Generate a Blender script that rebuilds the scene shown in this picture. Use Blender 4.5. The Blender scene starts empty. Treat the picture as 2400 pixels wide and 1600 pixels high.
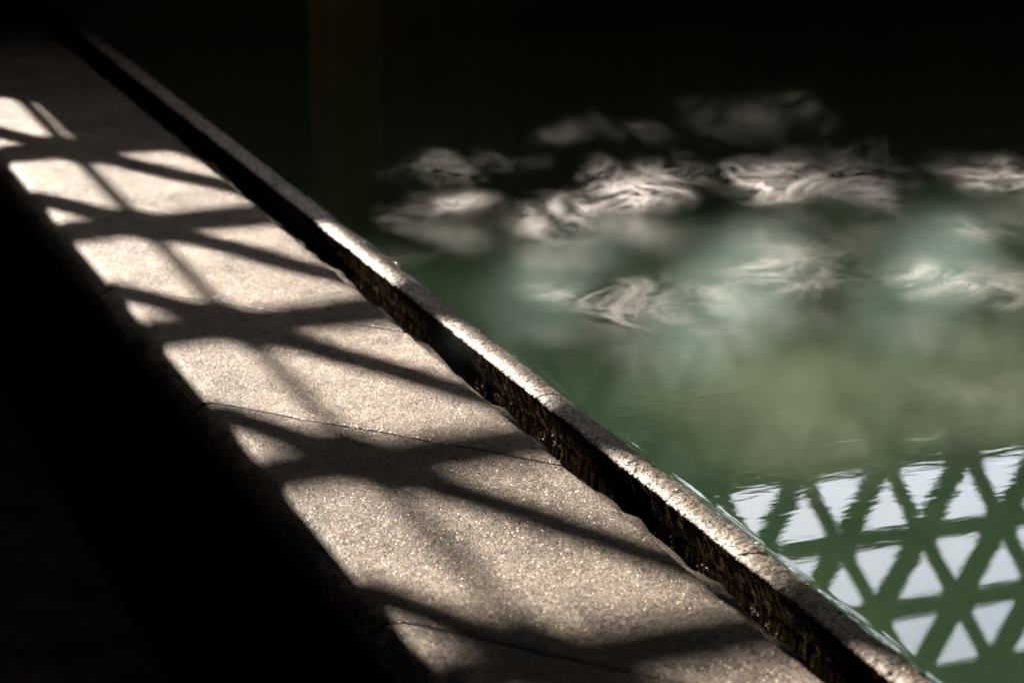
import bpy, bmesh, math, random
from mathutils import Vector, Matrix, noise

random.seed(4)
SC = bpy.context.scene
COL = SC.collection
R = math.radians

# ------------------------------------------------------------------ camera
# world frame: ledge top is z = 0, the ledge runs along +Y, the pool lies on its +X side
cam_d = bpy.data.cameras.new('camera')
cam = bpy.data.objects.new('camera', cam_d)
COL.objects.link(cam)
cam.location = (0.0, 0.0, 0.80)
cam.rotation_euler = (R(90 - 17.0), 0.0, R(-21.1))
cam_d.sensor_width = 36.0
cam_d.lens = 85.3
cam_d.clip_start = 0.05
cam_d.clip_end = 2000.0
cam_d.dof.use_dof = True
cam_d.dof.focus_distance = 2.43
cam_d.dof.aperture_fstop = 7.0
cam_d.dof.aperture_blades = 9
SC.camera = cam

# ------------------------------------------------------------------ light
SUN = Vector((-0.566, 2.30, 1.0)).normalized()           # towards the sun
sun_el = math.asin(SUN.z)
sun_az = math.atan2(SUN.x, SUN.y)                         # clockwise from +Y
W = bpy.data.worlds.new('World')
SC.world = W
W.use_nodes = True
nt = W.node_tree
nt.nodes.clear()
wo = nt.nodes.new('ShaderNodeOutputWorld')
wb = nt.nodes.new('ShaderNodeBackground')
sk = nt.nodes.new('ShaderNodeTexSky')
sk.sky_type = 'NISHITA'
sk.sun_disc = False
sk.sun_elevation = sun_el
sk.sun_rotation = sun_az
sk.air_density = 1.0
sk.dust_density = 0.8
sk.ozone_density = 1.0
wb.inputs['Strength'].default_value = 0.15
# thin bright cloud veil
tc = nt.nodes.new('ShaderNodeTexCoord')
cmap = nt.nodes.new('ShaderNodeMapping')
cmap.inputs['Scale'].default_value = (1.0, 1.0, 2.6)
cn = nt.nodes.new('ShaderNodeTexNoise')
cn.inputs['Scale'].default_value = 2.2
cn.inputs['Detail'].default_value = 6.0
cr = nt.nodes.new('ShaderNodeMapRange')
cr.inputs['From Min'].default_value = 0.30
cr.inputs['From Max'].default_value = 0.70
cr.inputs['To Min'].default_value = 0.30
cr.inputs['To Max'].default_value = 0.75
cm = nt.nodes.new('ShaderNodeMix')
cm.data_type = 'RGBA'
cm.inputs['B'].default_value = (6.9, 6.1, 5.5, 1.0)
nt.links.new(tc.outputs['Generated'], cmap.inputs['Vector'])
nt.links.new(cmap.outputs[0], cn.inputs['Vector'])
nt.links.new(cn.outputs['Fac'], cr.inputs['Value'])
nt.links.new(cr.outputs[0], cm.inputs['Factor'])
nt.links.new(sk.outputs[0], cm.inputs['A'])
nt.links.new(cm.outputs['Result'], wb.inputs['Color'])
nt.links.new(wb.outputs[0], wo.inputs['Surface'])

sd = bpy.data.lights.new('sun', 'SUN')
sd.energy = 5.0
sd.angle = R(0.58)
sd.color = (1.0, 0.96, 0.90)
so = bpy.data.objects.new('sun', sd)
COL.objects.link(so)
so.location = (-3, 12, 8)
so.rotation_euler = SUN.to_track_quat('Z', 'Y').to_euler()

vs = SC.view_settings
vs.view_transform = 'Standard'
vs.look = 'None'
vs.gamma = 1.0
vs.use_curve_mapping = False
vs.exposure = 3.15

cy = SC.cycles
cy.use_denoising = True
cy.max_bounces = 12
cy.diffuse_bounces = 4
cy.glossy_bounces = 4
cy.transparent_max_bounces = 16
cy.volume_bounces = 3
cy.sample_clamp_indirect = 4.0
cy.volume_step_rate = 0.8


# ------------------------------------------------------------------ helpers
def link(o, parent=None):
    COL.objects.link(o)
    if parent is not None:
        o.parent = parent
    return o


def mesh_obj(name, verts, faces, m, parent=None, smooth=False):
    me = bpy.data.meshes.new(name)
    me.from_pydata(verts, [], faces)
    me.validate()
    if smooth:
        me.polygons.foreach_set('use_smooth', [True] * len(me.polygons))
    if m is not None:
        me.materials.append(m)
    return link(bpy.data.objects.new(name, me), parent)


def box_vf(x0, x1, y0, y1, z0, z1):
    v = [(x0, y0, z0), (x1, y0, z0), (x1, y1, z0), (x0, y1, z0), (x0, y0, z1), (x1, y0, z1), (x1, y1, z1), (x0, y1, z1)]
    f = [(0, 3, 2, 1), (4, 5, 6, 7), (0, 1, 5, 4), (1, 2, 6, 5), (2, 3, 7, 6), (3, 0, 4, 7)]
    return v, f


def box(name, x0, x1, y0, y1, z0, z1, m, parent=None, bevel=0.0):
    v, f = box_vf(x0, x1, y0, y1, z0, z1)
    o = mesh_obj(name, v, f, m, parent)
    if bevel:
        b = o.modifiers.new('bevel', 'BEVEL')
        b.width = bevel
        b.segments = 2
    return o


def empty(name, loc=(0, 0, 0)):
    o = bpy.data.objects.new(name, None)
    o.location = loc
    o.empty_display_size = 0.1
    return link(o)


def tag(o, label=None, cat=None, group=None, kind=None):
    if label:
        o['label'] = label
    if cat:
        o['category'] = cat
    if group:
        o['group'] = group
    if kind:
        o['kind'] = kind
    return o


class NT:
    """small node-tree writer"""
    def __init__(s, name, displacement=False):
        s.m = bpy.data.materials.new(name)
        s.m.use_nodes = True
        s.t = s.m.node_tree
        s.t.nodes.clear()
        s.out = s.t.nodes.new('ShaderNodeOutputMaterial')

    def n(s, typ, **kw):
        nd = s.t.nodes.new(typ)
        for k, v in kw.items():
            if k.startswith('_'):
                setattr(nd, k[1:], v)
            else:
                nd.inputs[k.replace('__', ' ')].default_value = v
        return nd

    def l(s, a, b):
        s.t.links.new(a, b)

    def coords(s, scale=(1, 1, 1), rot=(0, 0, 0)):
        g = s.n('ShaderNodeNewGeometry')
        mp = s.n('ShaderNodeMapping')
        mp.inputs['Scale'].default_value = scale
        mp.inputs['Rotation'].default_value = rot
        s.l(g.outputs['Position'], mp.inputs['Vector'])
        return mp.outputs['Vector']

    def noise(s, vec, scale, detail=4, rough=0.55, dist=0.0):
        nd = s.n('ShaderNodeTexNoise', Scale=scale, Detail=detail, Roughness=rough, Distortion=dist)
        s.l(vec, nd.inputs['Vector'])
        return nd.outputs['Fac']

    def ramp(s, fac, stops):
        nd = s.n('ShaderNodeValToRGB')
        e = nd.color_ramp.elements
        while len(e) < len(stops):
            e.new(0.5)
        for i, (p, c) in enumerate(stops):
            e[i].position = p
            e[i].color = tuple(c) + (1,) if len(c) == 3 else c
        s.l(fac, nd.inputs['Fac'])
        return nd.outputs['Color']

    def math(s, op, a, b=None, c=None):
        nd = s.n('ShaderNodeMath', _operation=op)
        for i, q in enumerate((a, b, c)):
            if q is None:
                continue
            if isinstance(q, (int, float)):
                nd.inputs[i].default_value = q
            else:
                s.l(q, nd.inputs[i])
        return nd.outputs[0]

    def bump(s, h, strength, dist, normal=None):
        nd = s.n('ShaderNodeBump', Strength=strength, Distance=dist)
        s.l(h, nd.inputs['Height'])
        if normal is not None:
            s.l(normal, nd.inputs['Normal'])
        return nd.outputs['Normal']


def stone_mat(name, dark, light, rough=0.42, grain=1.0, spec=0.05, fs=620.0, face_shade=None, flake=0.0):
    t = NT(name)
    v = t.coords()
    big = t.noise(v, 6, 5, 0.6)
    mid = t.noise(v, 70, 4, 0.6)
    fine = t.noise(v, fs, 2, 0.6)
    vo = t.n('ShaderNodeTexVoronoi', Scale=fs * 0.9)
    t.l(v, vo.inputs['Vector'])
    pit = t.n('ShaderNodeTexVoronoi', Scale=fs * 0.28, Randomness=1.0)
    t.l(v, pit.inputs['Vector'])
    hole = t.ramp(pit.outputs['Distance'], [(0.10, (0.12,) * 3), (0.26, (1,) * 3)])
    cell = t.n('ShaderNodeSeparateColor')
    t.l(vo.outputs['Color'], cell.inputs[0])
    f = t.math('ADD', t.math('MULTIPLY', big, 0.45), t.math('MULTIPLY', cell.outputs[0], 0.40))
    f = t.math('ADD', f, t.math('MULTIPLY', mid, 0.25))
    oi = t.n('ShaderNodeObjectInfo')
    f = t.math('ADD', f, t.math('MULTIPLY_ADD', oi.outputs['Random'], 0.12, -0.06))
    stain = t.noise(t.coords((1.0, 0.55, 1.0)), 17, 5, 0.65)
    f = t.math('ADD', f, t.math('MULTIPLY', t.math('MINIMUM', t.math('SUBTRACT', stain, 0.46), 0.0), 1.1))
    colr = t.ramp(f, [(0.30, dark), (0.55, tuple(0.5 * (a + b) for a, b in zip(dark, light))), (0.74, light), (0.90, tuple(min(0.6, 2.4 * c) for c in light))])
    mul = t.n('ShaderNodeMix', _data_type='RGBA', _blend_type='MULTIPLY', Factor=1.0)
    t.l(colr, mul.inputs['A'])
    t.l(hole, mul.inputs['B'])
    p = t.n('ShaderNodeBsdfPrincipled')
    base = mul.outputs['Result']
    if face_shade is not None:                                              # shade painted in as black-brown below the lip, its upper limit ragged
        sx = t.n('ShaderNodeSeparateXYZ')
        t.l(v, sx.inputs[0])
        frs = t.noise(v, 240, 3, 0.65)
        lim = t.math('MULTIPLY_ADD', frs, 0.010, face_shade)
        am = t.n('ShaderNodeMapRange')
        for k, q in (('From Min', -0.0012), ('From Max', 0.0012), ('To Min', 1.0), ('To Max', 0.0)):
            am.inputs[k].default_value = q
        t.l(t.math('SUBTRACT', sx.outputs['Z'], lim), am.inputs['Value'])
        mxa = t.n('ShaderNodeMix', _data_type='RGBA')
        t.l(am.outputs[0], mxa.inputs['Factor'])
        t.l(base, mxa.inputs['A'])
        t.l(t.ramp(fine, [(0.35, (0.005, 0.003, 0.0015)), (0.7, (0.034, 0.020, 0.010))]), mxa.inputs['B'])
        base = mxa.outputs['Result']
    t.l(base, p.inputs['Base Color'])
    rr = t.math('ADD', t.math('MULTIPLY', cell.outputs[1], 0.34), rough - 0.2)
    t.l(rr, p.inputs['Roughness'])
    p.inputs['Specular IOR Level'].default_value = spec
    if face_shade is not None:
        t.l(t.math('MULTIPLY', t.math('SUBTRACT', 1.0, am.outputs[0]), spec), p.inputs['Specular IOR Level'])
    h = t.math('ADD', t.math('MULTIPLY', fine, 0.0010 * grain), t.math('MULTIPLY', mid, 0.0012 * grain))
    h = t.math('ADD', h, t.math('MULTIPLY', cell.outputs[2], 0.00035 * grain))
    h = t.math('ADD', h, t.math('MULTIPLY', hole, 0.0004 * grain))
    t.l(t.bump(h, 1.0, 1.0), p.inputs['Normal'])
    if flake:                                              # mica flakes, each with its own tilt
        fv = t.n('ShaderNodeTexVoronoi', Scale=fs * 1.3)
        t.l(v, fv.inputs['Vector'])
        gn = t.n('ShaderNodeNewGeometry')
        tl = t.n('ShaderNodeVectorMath', _operation='SUBTRACT')
        tl.inputs[1].default_value = (0.5, 0.5, 0.5)
        t.l(fv.outputs['Color'], tl.inputs[0])
        ad = t.n('ShaderNodeVectorMath', _operation='MULTIPLY_ADD')
        ad.inputs[1].default_value = (1.5, 1.5, 1.0)
        t.l(tl.outputs[0], ad.inputs[0])
        t.l(gn.outputs['Normal'], ad.inputs[2])
        nm = t.n('ShaderNodeVectorMath', _operation='NORMALIZE')
        t.l(ad.outputs[0], nm.inputs[0])
        gl = t.n('ShaderNodeBsdfGlossy', Roughness=0.42)
        gl.inputs['Color'].default_value = (0.16, 0.12, 0.088, 1)
        t.l(nm.outputs[0], gl.inputs['Normal'])
        wn = t.n('ShaderNodeTexWhiteNoise')
        t.l(fv.outputs['Position'], wn.inputs['Vector'])
        mk = t.math('MULTIPLY', t.math('GREATER_THAN', wn.outputs['Value'], 1.0 - flake), 0.24)
        ms = t.n('ShaderNodeMixShader')
        t.l(mk, ms.inputs[0])
        t.l(p.outputs[0], ms.inputs[1])
        t.l(gl.outputs[0], ms.inputs[2])
        t.l(ms.outputs[0], t.out.inputs['Surface'])
        return t.m
    t.l(p.outputs[0], t.out.inputs['Surface'])
    return t.m


def plain_mat(name, c0, c1, rough, scale=(1, 1, 1), ns=12, bump=0.001, spec=0.12):
    t = NT(name)
    v = t.coords(scale)
    f = t.noise(v, ns, 6, 0.6)
    p = t.n('ShaderNodeBsdfPrincipled', Roughness=rough)
    p.inputs['Specular IOR Level'].default_value = spec
    t.l(t.ramp(f, [(0.3, c0), (0.7, c1)]), p.inputs['Base Color'])
    t.l(t.bump(t.math('MULTIPLY', f, bump), 1.0, 1.0), p.inputs['Normal'])
    t.l(p.outputs[0], t.out.inputs['Surface'])
    return t.m


M_LEDGE = stone_mat('dark_granite', (0.018, 0.011, 0.0065), (0.215, 0.170, 0.132), spec=0.026, grain=1.7, fs=780.0, face_shade=-0.040, flake=0.30)
M_RIM = stone_mat('rim_stone', (0.014, 0.009, 0.005), (0.34, 0.27, 0.21), rough=0.40, grain=1.5, spec=0.09, fs=520.0, face_shade=-0.0075, flake=0.35)
M_BED = stone_mat('mortar', (0.022, 0.013, 0.006), (0.05, 0.031, 0.016), rough=0.6, grain=3.0, face_shade=None)
M_WALL = plain_mat('dark_plaster', (0.075, 0.046, 0.024), (0.12, 0.075, 0.042), 0.8, ns=9)
M_PANEL = plain_mat('dark_timber', (0.040, 0.027, 0.016), (0.070, 0.048, 0.030), 0.6, scale=(9, 9, 0.8), ns=7)
M_CEIL = plain_mat('ceiling_timber', (0.030, 0.020, 0.012), (0.05, 0.034, 0.022), 0.7, scale=(10, 0.8, 1), ns=6)
M_FLOOR = plain_mat('floor_stone', (0.035, 0.026, 0.020), (0.085, 0.066, 0.05), 0.8, ns=14, bump=0.002, spec=0.0)
M_LATT = plain_mat('lattice_timber', (0.006, 0.0045, 0.003), (0.012, 0.009, 0.006), 0.85, ns=20, spec=0.0)
M_POOL = plain_mat('pool_stone', (0.10, 0.10, 0.08), (0.2, 0.19, 0.15), 0.7, ns=8, bump=0.004)
M_HILL = plain_mat('forest_green', (0.008, 0.012, 0.005), (0.020, 0.030, 0.012), 0.9, ns=0.25, bump=0.2)
M_GROUND = plain_mat('ground_moss', (0.03, 0.035, 0.02), (0.07, 0.07, 0.045), 0.9, ns=2, bump=0.02)


def water_mat(name, rip, vol=True, tint=(1, 1, 1), rough=0.0):
    t = NT(name)
    v1 = t.coords((1.0, 3.2, 1.0), (0, 0, R(-18)))
    n1 = t.noise(v1, 5.0, 2, 0.5, 0.6)
    v2 = t.coords((1.0, 3.0, 1.0), (0, 0, R(-26)))
    n2 = t.noise(v2, 22.0, 2, 0.5, 0.8)
    h = t.math('ADD', t.math('MULTIPLY', n1, rip), t.math('MULTIPLY', n2, rip * 0.55))
    sp = t.n('ShaderNodeSeparateXYZ')
    gp = t.n('ShaderNodeNewGeometry')
    t.l(gp.outputs['Position'], sp.inputs[0])
    calm = t.n('ShaderNodeMapRange', _interpolation_type='SMOOTHSTEP')   # sheltered, calmer water at the near end
    for k, q in (('From Min', 1.55), ('From Max', 2.15), ('To Min', 0.22), ('To Max', 1.7)):
        calm.inputs[k].default_value = q
    t.l(sp.outputs['Y'], calm.inputs['Value'])
    h = t.math('MULTIPLY', h, calm.outputs[0])
    nrm = t.bump(h, 1.0, 1.0)
    fr = t.n('ShaderNodeFresnel', IOR=1.33)
    t.l(nrm, fr.inputs['Normal'])
    gg = t.n('ShaderNodeNewGeometry')                      # same reflectance from either side of the surface
    t.l(t.math('MULTIPLY_ADD', gg.outputs['Backfacing'], 1 / 1.33 - 1.33, 1.33), fr.inputs['IOR'])
    gl = t.n('ShaderNodeBsdfGlossy', Roughness=rough)
    t.l(nrm, gl.inputs['Normal'])
    tr = t.n('ShaderNodeBsdfTransparent')
    tr.inputs['Color'].default_value = tuple(tint) + (1,)
    mx = t.n('ShaderNodeMixShader')
    t.l(fr.outputs[0], mx.inputs[0])
    t.l(tr.outputs[0], mx.inputs[1])
    t.l(gl.outputs[0], mx.inputs[2])
    t.l(mx.outputs[0], t.out.inputs['Surface'])
    if vol:
        sc = t.n('ShaderNodeVolumeScatter', Density=0.065, Anisotropy=0.35)
        sc.inputs['Color'].default_value = (0.55, 0.92, 0.50, 1)
        ab = t.n('ShaderNodeVolumeAbsorption', Density=0.9)
        ab.inputs['Color'].default_value = (0.50, 0.65, 0.47, 1)
        ad = t.n('ShaderNodeAddShader')
        t.l(sc.outputs[0], ad.inputs[0])
        t.l(ab.outputs[0], ad.inputs[1])
        t.l(ad.outputs[0], t.out.inputs['Volume'])
    return t.m


M_WATER = water_mat('pool_water', 0.00007)
M_GUTTER = water_mat('gutter_water', 0.00004, vol=False, tint=(0.75, 0.7, 0.6))

# ------------------------------------------------------------------ numbers of the place
P = 0.25                       # lattice period
HR = P * math.sqrt(3) / 2      # lattice row height
YW = 5.335                     # middle of the lattice
ZB = 1.398                     # one horizontal bar
XN = 2.626                     # a node on that bar
LB, LT = 0.020, 0.085           # bar width and depth
LX0, LX1 = 0.556, 0.845        # ledge
RX0, RX1 = 0.894, 0.926        # rim
WZ = -0.004                    # pool water level
GZ = -0.042                    # gutter water level
CEIL = 2.9

# ------------------------------------------------------------------ setting
box('ground', -300, 300, YW + 0.1, 600, -1.2, -0.55, M_GROUND)['kind'] = 'structure'
tag(box('floor', -2.2, LX0 + 0.05, -3.5, YW + 0.06, -0.62, -0.47, M_FLOOR), kind='structure')
# wooded ridge outside
hv, hf = [], []
nx = 160
for j, (y, zz) in enumerate([(38, -1.0), (44, 9.0), (50, 19.92), (60, 20.5), (90, 10.0), (110, -1.0)]):
    for i in range(nx + 1):
        x = -160 + 320 * i / nx
        k = noise.fractal(Vector((x * 0.15, y * 0.1, 0)), 1.0, 2.0, 4)
        hv.append((x, y + 1.5 * k, zz + (0.12 * k if zz > 0 else 0)))
for j in range(5):
    for i in range(nx):
        a = j * (nx + 1) + i
        hf.append((a, a + 1, a + nx + 2, a + nx + 1))
tag(mesh_obj('hill', hv, hf, M_HILL, smooth=True), kind='structure')

tag(box('ceiling', -2.3, 5.3, -3.6, YW + 0.3, CEIL + 0.010, CEIL + 0.2, M_CEIL), kind='structure')
wl = empty('side_wall', (-2.25, 0, -0.6))
tag(wl, 'dark plaster wall closing the bath room on the left', 'wall')
box('wall_face', -2.3 + 2.25, -2.203 + 2.25, -3.6, YW + 0.3, -0.1, CEIL + 0.606, M_WALL, wl)
wr = empty('side_wall', (5.25, 0, -0.6))
tag(wr, 'dark plaster wall closing the bath room on the right beyond the pool', 'wall')
box('wall_face', -0.05, 0.05, -3.6, YW + 0.3, -0.1, CEIL + 0.606, M_WALL, wr)
wk = empty('back_wall', (1.5, -3.55, -0.6))
tag(wk, 'dark plaster wall behind the viewer', 'wall')
box('wall_face', -3.69, 3.69, -0.05, 0.05, -0.1, CEIL + 0.604, M_WALL, wk)

# wall below the lattice: plaster on the right, timber panel on the left
pw = empty('parapet_wall', (1.5, YW, -0.6))
tag(pw, 'dark wall under the lattice screen, reflected in the far water', 'wall')
ST = XN - 9 * P            # node where the screen's lowest row ends
q = [(ST, -0.9), (5.19, -0.9), (5.19, ZB - 2 * HR - LB / 2), (ST - 0.045, ZB - 2 * HR - LB / 2), (ST + P / 2 - 0.045, ZB - 3 * HR - LB / 2), (ST - P / 2 + 0.022, ZB - 3 * HR - LB / 2), (ST + 0.014, ZB - 4 * HR), (ST, ZB - 4 * HR)]
NQ = len(q)
qv = [(x - 1.5, -0.055, z + 0.6) for x, z in q] + [(x - 1.5, 0.06, z + 0.6) for x, z in q]
mesh_obj('wall_face', qv, [tuple(range(NQ)), tuple(range(2 * NQ - 1, NQ - 1, -1))] + [(i, NQ + i, NQ + (i + 1) % NQ, (i + 1) % NQ) for i in range(NQ)], M_WALL, pw)
box('wall_face', -2.2 - 1.5, ST - 1.502, -0.052, 0.057, -0.3, ZB - 4 * HR + 0.6, M_WALL, pw)
box('timber_panel', -2.1 - 1.5, 0.03, -0.085, -0.056, -0.3, ZB - 4 * HR + 0.58, M_PANEL, pw)

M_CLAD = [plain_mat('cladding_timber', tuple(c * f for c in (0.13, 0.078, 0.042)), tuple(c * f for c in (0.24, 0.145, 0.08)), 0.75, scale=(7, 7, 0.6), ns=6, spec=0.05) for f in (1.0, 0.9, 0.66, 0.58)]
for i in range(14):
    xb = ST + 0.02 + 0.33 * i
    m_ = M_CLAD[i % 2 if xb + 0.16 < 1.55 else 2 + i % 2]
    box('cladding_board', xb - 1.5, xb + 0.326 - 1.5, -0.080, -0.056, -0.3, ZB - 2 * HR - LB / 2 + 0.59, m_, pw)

# pool basin
pb = empty('pool_basin', (2.5, 2, -0.7))
tag(pb, 'stone basin under the cloudy green water', 'pool')
box('basin_floor', RX0 - 2.5, 2.69, -3.4 - 2, YW - 2, -0.1, 0.02, M_POOL, pb)

# pool water: closed box, finer towards the rim where it climbs up the stone
xs = [RX1 - 0.012, RX1 - 0.004] + [RX1 - 0.002 + 0.0012 * i for i in range(14)] + [RX1 + 0.02, RX1 + 0.05, 1.1, 1.5, 2.5, 3.5, 5.15]
ys = [-3.3, 0.5] + [1.2 + 0.004 * i for i in range(600)] + [3.7, 4.2, 5.27]
wv, wf = [], []
nX = len(xs)
for y in ys:
    lift = 0.0006 + 0.0004 * noise.noise(Vector((y * 18, 0.3, 0))) + 0.0008 * noise.noise(Vector((y * 70, 7.3, 0)))
    wob = 0.0018 * noise.noise(Vector((y * 14, 3.1, 0))) + 0.0012 * noise.noise(Vector((y * 52, 9.1, 0)))
    for i, x in enumerate(xs):
        d = max(0.0, x - RX1)
        xx = x + (wob * math.exp(-d / 0.02) if 1 < i < nX - 6 else 0)
        z = WZ + lift * math.exp(-d / 0.0016) - 0.00012 * math.exp(-((d - 0.007) / 0.0022) ** 2)
        wv.append((xx, y, z if i < nX - 6 else WZ))
for j in range(len(ys) - 1):
    for i in range(nX - 1):
        a = j * nX + i
        wf.append((a, a + 1, a + nX + 1, a + nX))
b0 = len(wv)
for j, y in enumerate(ys):
    wv.append((xs[0], y, -0.69))
    wv.append((xs[-1], y, -0.69))
for j in range(len(ys) - 1):
    a, b = b0 + 2 * j, b0 + 2 * j + 2
    wf.append((a, a + 1, b + 1, b)[::-1])
    wf.append((j * nX, (j + 1) * nX, b, a))
    wf.append((j * nX + nX - 1, a + 1, b + 1, (j + 1) * nX + nX - 1))
jl = len(ys) - 1
wf.append(tuple(range(nX)) [::-1] + (b0, b0 + 1))
wf.append(tuple(jl * nX + i for i in range(nX)) + (b0 + 2 * jl + 1, b0 + 2 * jl))
wat = mesh_obj('water', wv, wf, M_WATER, smooth=False)
bmw = bmesh.new(); bmw.from_mesh(wat.data); bmesh.ops.recalc_face_normals(bmw, faces=bmw.faces)
for f_ in bmw.faces:
    f_.smooth = f_.normal.z > 0.3
bmw.to_mesh(wat.data); bmw.free()
tag(wat, kind='structure')


# ------------------------------------------------------------------ ledge and rim
def swept(name, prof, y0, y1, skew, step, disp, m, parent, cap_in=0.004):
    """stone swept along Y; prof: list of (x, z) going round; skew: y shift per x; disp(p, n) -> offset"""
    n = max(2, int((y1 - y0) / step))
    npf = len(prof)
    cx = sum(p[0] for p in prof) / npf
    cz = sum(p[1] for p in prof) / npf
    nrm = []
    for i in range(npf):
        a, b = prof[i - 1], prof[(i + 1) % npf]
        d = Vector((b[0] - a[0], b[1] - a[1]))
        d.normalize()
        nrm.append((-d.y, d.x))
    if sum((p[0] - cx) * q[0] + (p[1] - cz) * q[1] for p, q in zip(prof, nrm)) < 0:
        nrm = [(-a, -b) for a, b in nrm]
    vs_, fs = [], []
    for j in range(n + 1):
        t = j / n
        yb = y0 + (y1 - y0) * t
        e = min(j, n - j) * (y1 - y0) / n
        rnd = cap_in * math.exp(-e / 0.0025)
        for (x, z), (a, b) in zip(prof, nrm):
            y = yb + skew * (x - LX0)
            d = disp(Vector((x, y, z)), (a, b)) - rnd
            vs_.append((x + a * d, y, z + b * d))
    for j in range(n):
        for i in range(npf):
            a = j * npf + i
            b = j * npf + (i + 1) % npf
            fs.append((a, b, b + npf, a + npf))
    fs.append(tuple(range(npf))[::-1])
    fs.append(tuple(n * npf + i for i in range(npf)))
    o = mesh_obj(name, vs_, fs, m, parent, smooth=True)
    bm = bmesh.new(); bm.from_mesh(o.data); bmesh.ops.recalc_face_normals(bm, faces=bm.faces)
    bm.to_mesh(o.data); bm.free()
    return o


def ledge_prof():
    r = 0.026
    pts = [(LX0 + 0.02, -0.42), (LX0 + 0.004, -0.15), (LX0, -0.05), (LX0, -r - 0.008)]
    for i in range(9):
        a = math.pi - i * math.pi / 2 / 8
        pts.append((LX0 + r + r * math.cos(a), -r + r * math.sin(a)))
    nf = 30
    for i in range(1, nf):
        x = LX0 + r + (LX1 - 0.006 - LX0 - r) * i / nf
        pts.append((x, 0.0))
    pts += [(LX1 - 0.006, -0.0003), (LX1 - 0.003, -0.0012), (LX1 - 0.0008, -0.0035), (LX1, -0.007), (LX1 - 0.001, -0.015), (LX1 - 0.004, -0.03), (LX1 - 0.006, -0.2)]
    return pts


def ledge_disp(p, n):
    up = max(0.0, n[1])
    side = max(0.0, -n[0])
    d = 0.0016 * noise.noise(p * 9.0) + 0.0009 * noise.noise(p * 31.0)
    d += 0.0005 * noise.noise(p * 90.0)
    # broken, chipped corner on the bather's side
    edge = max(0.0, min(1.0, (side - 0.15) * 2.0)) if p.z > -0.05 else 0.6
    c = noise.fractal(Vector((p.x * 30, p.y * 26, p.z * 60)), 1.0, 2.0, 4)
    d += edge * (0.0025 * c - 0.001)
    if n[0] > 0.2:
        d += 0.0022 * noise.fractal(Vector((0, p.y * 22, p.z * 40)), 1.0, 2.0, 4)
    return d


ledge = empty('stone_ledge', ((LX0 + LX1) / 2, 2.4, -0.47))
tag(ledge, 'broad dark stone ledge with rounded front edge crossed by bright triangular sun patches', 'ledge')
lp = ledge_prof()
inv = Matrix.Translation(-Vector(ledge.location))
cuts = [0.55, 1.205, 1.768, 2.374, 2.853, 3.368, 3.93, 4.5, 5.27]
for a, b in zip(cuts[:-1], cuts[1:]):
    ga, gb = (0.0005 if abs(a - 2.374) < .01 else 0.0002), (0.0005 if abs(b - 2.374) < .01 else 0.0002)
    s = swept('stone_slab', lp, a + ga, b - gb, -1.16, 0.005, ledge_disp, M_LEDGE, ledge, 0.0015)
    s.data.transform(inv)
o = box('front_face', LX0 + 0.035, LX1 - 0.02, -3.4, 5.27, -0.5, -0.19, M_FLOOR, ledge)
o.data.transform(inv)


def bed_mesh():
    vs_, fs = [], []
    n = 700
    for j in range(n + 1):
        y = 0.9 + 3.4 * j / n
        k = noise.fractal(Vector((0.2, y * 7.0, 0)), 1.0, 2.0, 5)
        k2 = noise.fractal(Vector((4.2, y * 17.0, 0)), 1.0, 2.0, 4)
        x1 = 0.868 + 0.008 * k + 0.003 * k2
        zt = -0.0165 + 0.003 * k2
        row = [(LX1 - 0.03, zt + 0.004), (LX1 - 0.006, zt + 0.002 + 0.0015 * k), (0.5 * (LX1 + x1), zt + 0.001 * k2), (x1 - 0.004, zt - 0.002), (x1, zt - 0.007), (x1 - 0.001, -0.05)]
        vs_ += [(a, y, b) for a, b in row]
    for j in range(n):
        for i in range(5):
            a = j * 6 + i
            fs.append((a, a + 1, a + 7, a + 6))
    o = mesh_obj('mortar_bed', vs_, fs, M_BED, ledge, smooth=True)
    o.data.transform(inv)


bed_mesh()


def rim_prof():
    tb = math.tan(R(26))                                   # the gutter side leans in under the lip
    pts = [(RX0 + 0.020, -0.12)]
    for i in range(14):
        z = -0.052 + 0.0036 * i
        pts.append((RX0 - z * tb * 0.9, z))
    pts += [(RX0 + 0.0012, -0.0034), (RX0 + 0.0034, -0.0016)]
    for i in range(1, 10):
        pts.append((RX0 + 0.0036 + (RX1 - RX0 - 0.007) * i / 10.0, -0.0010 + 0.0026 * math.sin(math.pi * i / 10)))
    pts += [(RX1 - 0.0015, -0.0016), (RX1, -0.0046), (RX1 + 0.008, -0.02), (RX1 + 0.012, -0.12)]
    return pts


def rim_disp(p, n):
    d = 0.0012 * noise.noise(p * 14.0) + 0.0009 * noise.noise(p * 60.0) + 0.0011 * noise.noise(p * 150.0) + 0.0008 * noise.noise(p * 320.0)
    if n[0] < -0.3:
        d += 0.0008 * noise.fractal(Vector((p.x * 60, p.y * 90, p.z * 60)), 1.0, 2.0, 4)
    return d


rim = empty('stone_kerb', ((RX0 + RX1) / 2, 2.4, -0.12))
tag(rim, 'narrow wet stone kerb glittering in the sun between gutter and green water', 'pool edge')
inr = Matrix.Translation(-Vector(rim.location))
rp = rim_prof()
rc = [0.5, 1.18, 1.52, 1.86, 2.085, 2.335, 2.80, 3.13, 3.36, 3.9, 4.6, 5.27]
for a, b in zip(rc[:-1], rc[1:]):
    dz = random.uniform(-0.0003, 0.0003)
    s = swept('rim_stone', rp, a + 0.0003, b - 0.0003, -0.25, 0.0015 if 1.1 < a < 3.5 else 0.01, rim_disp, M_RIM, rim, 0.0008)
    s.data.transform(Matrix.Translation((random.uniform(-0.0006, 0.0006), 0, dz)) @ inr)

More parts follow.
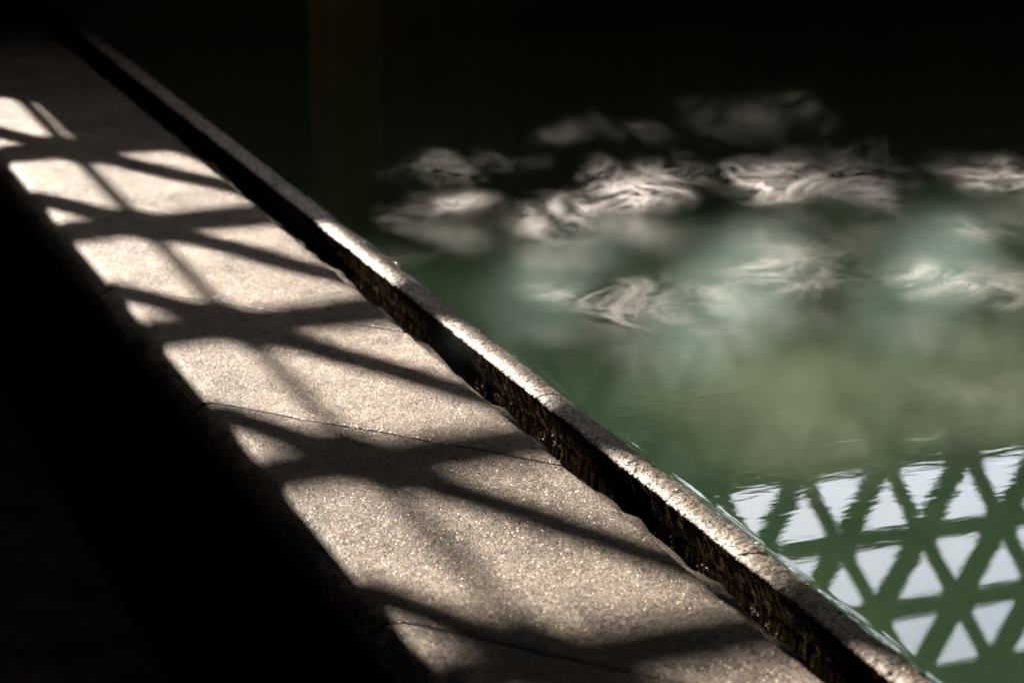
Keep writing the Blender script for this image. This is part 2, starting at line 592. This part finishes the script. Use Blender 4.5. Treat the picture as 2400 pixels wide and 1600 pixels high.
gt = mesh_obj('gutter_water', [(LX1 - 0.02, 0.4, GZ), (RX0 + 0.03, 0.4, GZ), (RX0 + 0.03, 5.27, GZ), (LX1 - 0.02, 5.27, GZ)], [(0, 1, 2, 3)], M_GUTTER)
tag(gt, kind='structure')
tag(box('gutter_floor', LX1 - 0.03, RX1 - 0.003, 0.4, 5.27, -0.2, -0.085, M_FLOOR), kind='structure')

# low sun blocker of boards, added left of the ledge, outside the frame: keeps the sun off the ledge's front face
tp = empty('sun_blocker', (0.27, 3.7, -0.47))
tag(tp, 'low dark timber sun blocker added left of the stone ledge, out of view', 'sun blocker')
for i in range(12):
    y = -1.35 + 0.225 * i
    box('blocker_board', -0.012, 0.012, y + 0.001, y + 0.224, 0.0, 0.47 + 0.47, M_PANEL, tp)
box('blocker_cap', -0.02, 0.02, -1.36, 1.36, 0.9405, 0.965, M_PANEL, tp)

# ------------------------------------------------------------------ lattice screen
lat = empty('lattice_screen', (2.0, YW, ZB - 4 * HR))
tag(lat, 'timber screen of triangular openings, mirrored white against the sky in the lower right water', 'screen')
LO = Vector(lat.location)
XA, XB = -0.75, 4.3
for k in range(-4, 4):
    z = ZB + k * HR
    x0 = XA if k < 3 else 1.0
    if k == -4:
        x1 = ST
    elif k == -3:
        x1 = ST + P / 2
    else:
        x1 = XB
    box('lattice_rail', x0 - LO.x, x1 - LO.x, -LT / 2, LT / 2, z - LB / 2 - LO.z, z + LB / 2 - LO.z, M_LATT, lat)


def strut_vf(xb, zb, s, dep):
    """bar from the node at (xb, zb) up one row, leaning s (+1 or -1)"""
    x1, z1 = xb + s * P / 2, zb + HR
    wx = LB / math.cos(R(30)) / 2
    e = LB / 2 - 0.001
    t0, t1 = e / HR, 1 - e / HR
    pts = []
    for t in (t0, t1):
        x, z = xb + (x1 - xb) * t, zb + (z1 - zb) * t
        pts += [(x - wx, z), (x + wx, z)]
    q = [pts[0], pts[1], pts[3], pts[2]]
    v = [(x - LO.x, -dep / 2, z - LO.z) for x, z in q] + [(x - LO.x, dep / 2, z - LO.z) for x, z in q]
    f = [(0, 1, 2, 3), (7, 6, 5, 4), (0, 4, 5, 1), (1, 5, 6, 2), (2, 6, 7, 3), (3, 7, 4, 0)]
    return v, f


jv, jf = [], []
for k in range(-4, 3):
    z = ZB + k * HR
    for n in range(-40, 40):
        for s in (1, -1):
            xb = XN + n * P + (P / 2 if k % 2 else 0)
            xm = xb + s * P / 4
            if xm < XA + 0.05 or xm > XB - 0.05:
                continue
            if k == 2 and xm < 1.0:
                continue
            if (k == -4 and xm > ST - 0.05) or (k == -3 and xm > ST + P / 2 - 0.05):
                continue
            v, f = strut_vf(xb, z, s, LT - (0.004 if s > 0 else 0.008))
            if 0 <= k <= 3 and 2.2 < xm < 3.9:
                mesh_obj('lattice_strut', v, f, M_LATT, lat)
            else:
                o_ = len(jv)
                jv += v
                jf += [tuple(o_ + i for i in q) for q in f]
# rounded bosses where the bars meet
def boss_vf(x, z, r, dep):
    n_ = 14
    v = [(x - LO.x + r * math.cos(2 * math.pi * i / n_), sgn * dep / 2, z - LO.z + r * math.sin(2 * math.pi * i / n_)) for sgn in (-1, 1) for i in range(n_)]
    f = [tuple(range(n_)), tuple(range(2 * n_ - 1, n_ - 1, -1))] + [(i, n_ + i, n_ + (i + 1) % n_, (i + 1) % n_) for i in range(n_)]
    return v, f


for k in range(-4, 4):
    z = ZB + k * HR
    for n in range(-40, 40):
        xb = XN + n * P + (P / 2 if k % 2 else 0)
        if xb < XA + 0.1 or (k == 3 and xb < 1.0) or xb > XB - 0.1 or (k == -4 and xb > ST + 0.01) or (k == -3 and xb > ST + P / 2 + 0.01):
            continue
        v, f = boss_vf(xb, z, 0.036, LT - 0.012)
        if 0 <= k <= 4 and 2.2 < xb < 3.9:
            mesh_obj('lattice_boss', v, f, M_LATT, lat)
        else:
            o_ = len(jv)
            jv += v
            jf += [tuple(o_ + i for i in q_) for q_ in f]
# wall left, right and above the screen
LTOP = ZB + 3 * HR + LB / 2
box('lintel', XA - 1.5, 0.998 - 1.5, -0.060, 0.061, ZB + 2 * HR + LB / 2 + 0.602, CEIL + 0.604, M_WALL, pw)
box('wall_end', -2.2 - 1.5, XA + 0.0 - 1.502, -0.058, 0.063, ZB - 4 * HR + 0.602, CEIL + 0.605, M_WALL, pw)
box('wall_end', XB - 1.498, 5.19 - 1.5, -0.058, 0.063, ZB - 2 * HR + 0.602, CEIL + 0.605, M_WALL, pw)
box('lintel', 1.0 - 1.5, XB - 1.5, -0.058, 0.063, LTOP + 0.602, CEIL + 0.605, M_WALL, pw)
o = mesh_obj('lattice_struts_joined', jv, jf, M_LATT, lat)
o.name = 'strut_field'
o['kind'] = 'stuff'

# ------------------------------------------------------------------ steam over the water
def steam_mat():
    t = NT('steam')
    tc = t.n('ShaderNodeTexCoord')
    ln = t.n('ShaderNodeVectorMath', _operation='LENGTH')
    wn = t.n('ShaderNodeTexNoise', Scale=9.0, Detail=3.0, Roughness=0.6)
    t.l(t.coords((1.0, 0.7, 1.6)), wn.inputs['Vector'])
    wv_ = t.n('ShaderNodeVectorMath', _operation='MULTIPLY_ADD')
    wv_.inputs[1].default_value = (1.3, 1.3, 1.3)
    t.l(wn.outputs['Color'], wv_.inputs[0])
    off = t.n('ShaderNodeVectorMath', _operation='SUBTRACT')
    off.inputs[1].default_value = (0.65, 0.65, 0.65)
    t.l(tc.outputs['Object'], off.inputs[0])
    t.l(off.outputs[0], wv_.inputs[2])
    t.l(wv_.outputs[0], ln.inputs[0])
    fall = t.n('ShaderNodeMapRange', _interpolation_type='SMOOTHERSTEP')
    for k, v in (('From Min', 0.0), ('From Max', 1.0), ('To Min', 1.0), ('To Max', 0.0)):
        fall.inputs[k].default_value = v
    t.l(ln.outputs['Value'], fall.inputs['Value'])
    v0 = t.coords((1.0, 1.0, 1.0), (0, 0, R(24)))
    m1 = t.n('ShaderNodeMapping')
    m1.inputs['Rotation'].default_value = (R(16), 0, 0)
    t.l(v0, m1.inputs['Vector'])
    m2 = t.n('ShaderNodeMapping')
    m2.inputs['Scale'].default_value = (1.0, 0.22, 2.6)       # long drawn-out strands
    t.l(m1.outputs[0], m2.inputs['Vector'])
    v = m2.outputs[0]
    n1 = t.noise(v, 7.0, 3, 0.55, 1.8)
    n2 = t.noise(v, 19.0, 2, 0.6, 2.0)
    rid = []
    for n_ in (n1, n2):
        a = t.math('ABSOLUTE', t.math('SUBTRACT', n_, 0.5))
        rid.append(t.math('POWER', t.math('MAXIMUM', t.math('MULTIPLY_ADD', a, -11.0, 1.0), 0.0), 2.0))
    d = t.math('ADD', t.math('MULTIPLY', rid[0], 0.8), t.math('MULTIPLY', rid[1], 0.7))
    d = t.math('ADD', d, 0.0)
    d = t.math('MULTIPLY', d, t.math('POWER', fall.outputs[0], 1.6))
    oi = t.n('ShaderNodeObjectInfo')
    d = t.math('MULTIPLY', d, oi.outputs['Alpha'])
    d = t.math("MULTIPLY", d, 2.0)
    sc = t.n('ShaderNodeVolumeScatter', Anisotropy=0.55)
    sc.inputs['Color'].default_value = (1.0, 0.89, 0.81, 1)
    t.l(d, sc.inputs['Density'])
    t.l(sc.outputs[0], t.out.inputs['Volume'])
    return t.m


M_STEAM = steam_mat()
# x, y, z, radii, strength
puffs = [
    (1.130, 3.14, 0.030, 0.150, 0.09, 0.030, 0.60),
    (1.055, 2.97, 0.010, 0.110, 0.12, 0.030, 0.60),
    (1.160, 2.87, 0.012, 0.135, 0.15, 0.040, 1.30),
    (1.325, 2.98, 0.018, 0.120, 0.15, 0.048, 1.40),
    (1.345, 3.13, 0.065, 0.150, 0.09, 0.030, 0.16),
    (1.545, 2.90, 0.020, 0.180, 0.17, 0.056, 1.50),
    (1.590, 3.05, 0.075, 0.150, 0.12, 0.055, 0.15),
    (1.830, 2.84, 0.014, 0.130, 0.14, 0.040, 1.00),
    (1.025, 2.54, 0.008, 0.100, 0.12, 0.026, 0.55),
    (1.165, 2.41, 0.012, 0.145, 0.15, 0.036, 1.15),
    (1.335, 2.54, 0.012, 0.135, 0.14, 0.040, 0.85),
    (1.500, 2.38, 0.012, 0.140, 0.13, 0.036, 0.95),
    (1.670, 2.56, 0.012, 0.130, 0.13, 0.036, 0.80),
    (1.315, 2.06, 0.006, 0.150, 0.14, 0.024, 0.50),
    (1.045, 2.10, 0.006, 0.110, 0.12, 0.018, 0.25),
    (1.170, 2.00, 0.006, 0.130, 0.10, 0.018, 0.30),
]
bms = bmesh.new()
bmesh.ops.create_icosphere(bms, subdivisions=3, radius=1.0)
mes = bpy.data.meshes.new('steam')
bms.to_mesh(mes)
bms.free()
mes.materials.append(M_STEAM)
rs = random.Random(11)
for (x, y, z, rx, ry, rz, a) in puffs:
    for k in ((0, 1, 2) if a > 0.5 else (0, 2)):                                     # every puff is a loose bunch of drifting rags
        u = (k - 1) * 0.33 + rs.uniform(-0.15, 0.15)
        w = rs.uniform(-0.35, 0.35)
        f = rs.uniform(0.62, 0.95)
        o = bpy.data.objects.new('steam', mes)
        o.location = (x + u * rx, y + w * ry - 0.25 * u * rx, z + 0.004 + rz * rs.uniform(0.0, 0.35))
        o.scale = (rx * f * 1.02, ry * f * 1.1, rz * rs.uniform(0.7, 1.15))
        o.rotation_euler = (R(rs.uniform(-6, 6)), R(rs.uniform(-14, 14)), R(-21 + rs.uniform(-30, 30)))
        o.color = (1, 1, 1, a * rs.uniform(0.55, 1.0))
        COL.objects.link(o)
        o['kind'] = 'stuff'

# thin even veil hanging over the middle of the pool
tv = NT('steam_veil')
tcv = tv.n('ShaderNodeTexCoord')
lv = tv.n('ShaderNodeVectorMath', _operation='LENGTH')
tv.l(tcv.outputs['Object'], lv.inputs[0])
fv = tv.n('ShaderNodeMapRange', _interpolation_type='SMOOTHERSTEP')
for k, q in (('From Min', 0.0), ('From Max', 1.0), ('To Min', 1.0), ('To Max', 0.0)):
    fv.inputs[k].default_value = q
tv.l(lv.outputs['Value'], fv.inputs['Value'])
nv = tv.noise(tv.coords((1, 1, 2)), 5.0, 2, 0.5, 0.5)
dv = tv.math('MULTIPLY', tv.math('MULTIPLY', fv.outputs[0], nv), 0.75)
sv = tv.n('ShaderNodeVolumeScatter', Anisotropy=0.5)
vo_ = tv.n('ShaderNodeObjectInfo')
tv.l(vo_.outputs['Color'], sv.inputs['Color'])
tv.l(dv, sv.inputs['Density'])
tv.l(sv.outputs[0], tv.out.inputs['Volume'])
mev = mes.copy()
mev.materials[0] = tv.m
for (x, y, z, rx, ry, rz, vc) in [(1.06, 2.62, 0.01, 0.11, 0.36, 0.07, (0.74, 1.0, 0.86)), (1.24, 2.50, 0.01, 0.13, 0.46, 0.09, (0.74, 1.0, 0.86)), (1.52, 2.50, 0.01, 0.13, 0.46, 0.08, (0.74, 1.0, 0.86)), (1.14, 2.12, 0.01, 0.26, 0.30, 0.08, (0.90, 1.0, 0.66)), (1.40, 2.10, 0.01, 0.24, 0.26, 0.07, (0.90, 1.0, 0.66)), (1.86, 2.62, 0.01, 0.14, 0.42, 0.08, (0.74, 1.0, 0.86))]:
    o = bpy.data.objects.new('steam', mev)
    o.location = (x, y, z)
    o.scale = (rx, ry, rz)
    o.rotation_euler = (0, 0, R(-39))
    o.color = vc + (1,)
    COL.objects.link(o)
    o['kind'] = 'stuff'

# ------------------------------------------------------------------ bubbles and drops along the rim
def sphere_cap(vs_, fs, cx, cy, cz, r, squash=1.0, nu=10, nv=5, ex=1.0):
    b = len(vs_)
    for j in range(nv + 1):
        ph = math.pi / 2 * j / nv
        for i in range(nu):
            th = 2 * math.pi * i / nu
            vs_.append((cx + r * math.cos(ph) * math.cos(th), cy + ex * r * math.cos(ph) * math.sin(th), cz + squash * r * math.sin(ph)))
    for j in range(nv):
        for i in range(nu):
            fs.append((b + j * nu + i, b + j * nu + (i + 1) % nu, b + (j + 1) * nu + (i + 1) % nu, b + (j + 1) * nu + i))


M_BUB = water_mat('bubble_film', 0.0, vol=False, rough=0.12)
bv, bf = [], []
y = 1.62
while y < 1.98:
    r = random.uniform(0.0015, 0.0026)
    for k in range(random.choice((1, 1, 2))):
        sphere_cap(bv, bf, RX1 + 0.0025 + 0.0032 * k + random.uniform(-0.0006, 0.0006), y + random.uniform(-.001, .001), WZ + 0.0007, r * (0.8 if k else 1))
    y += r * 2.0
for k in range(900):
    y = random.uniform(1.4, 3.2)
    sphere_cap(bv, bf, RX1 + random.uniform(-0.0020, 0.0035), y, WZ + 0.0018, random.uniform(0.0006, 0.0015), nu=12, nv=6)
tag(mesh_obj('bubbles', bv, bf, M_BUB, smooth=True), kind='stuff')
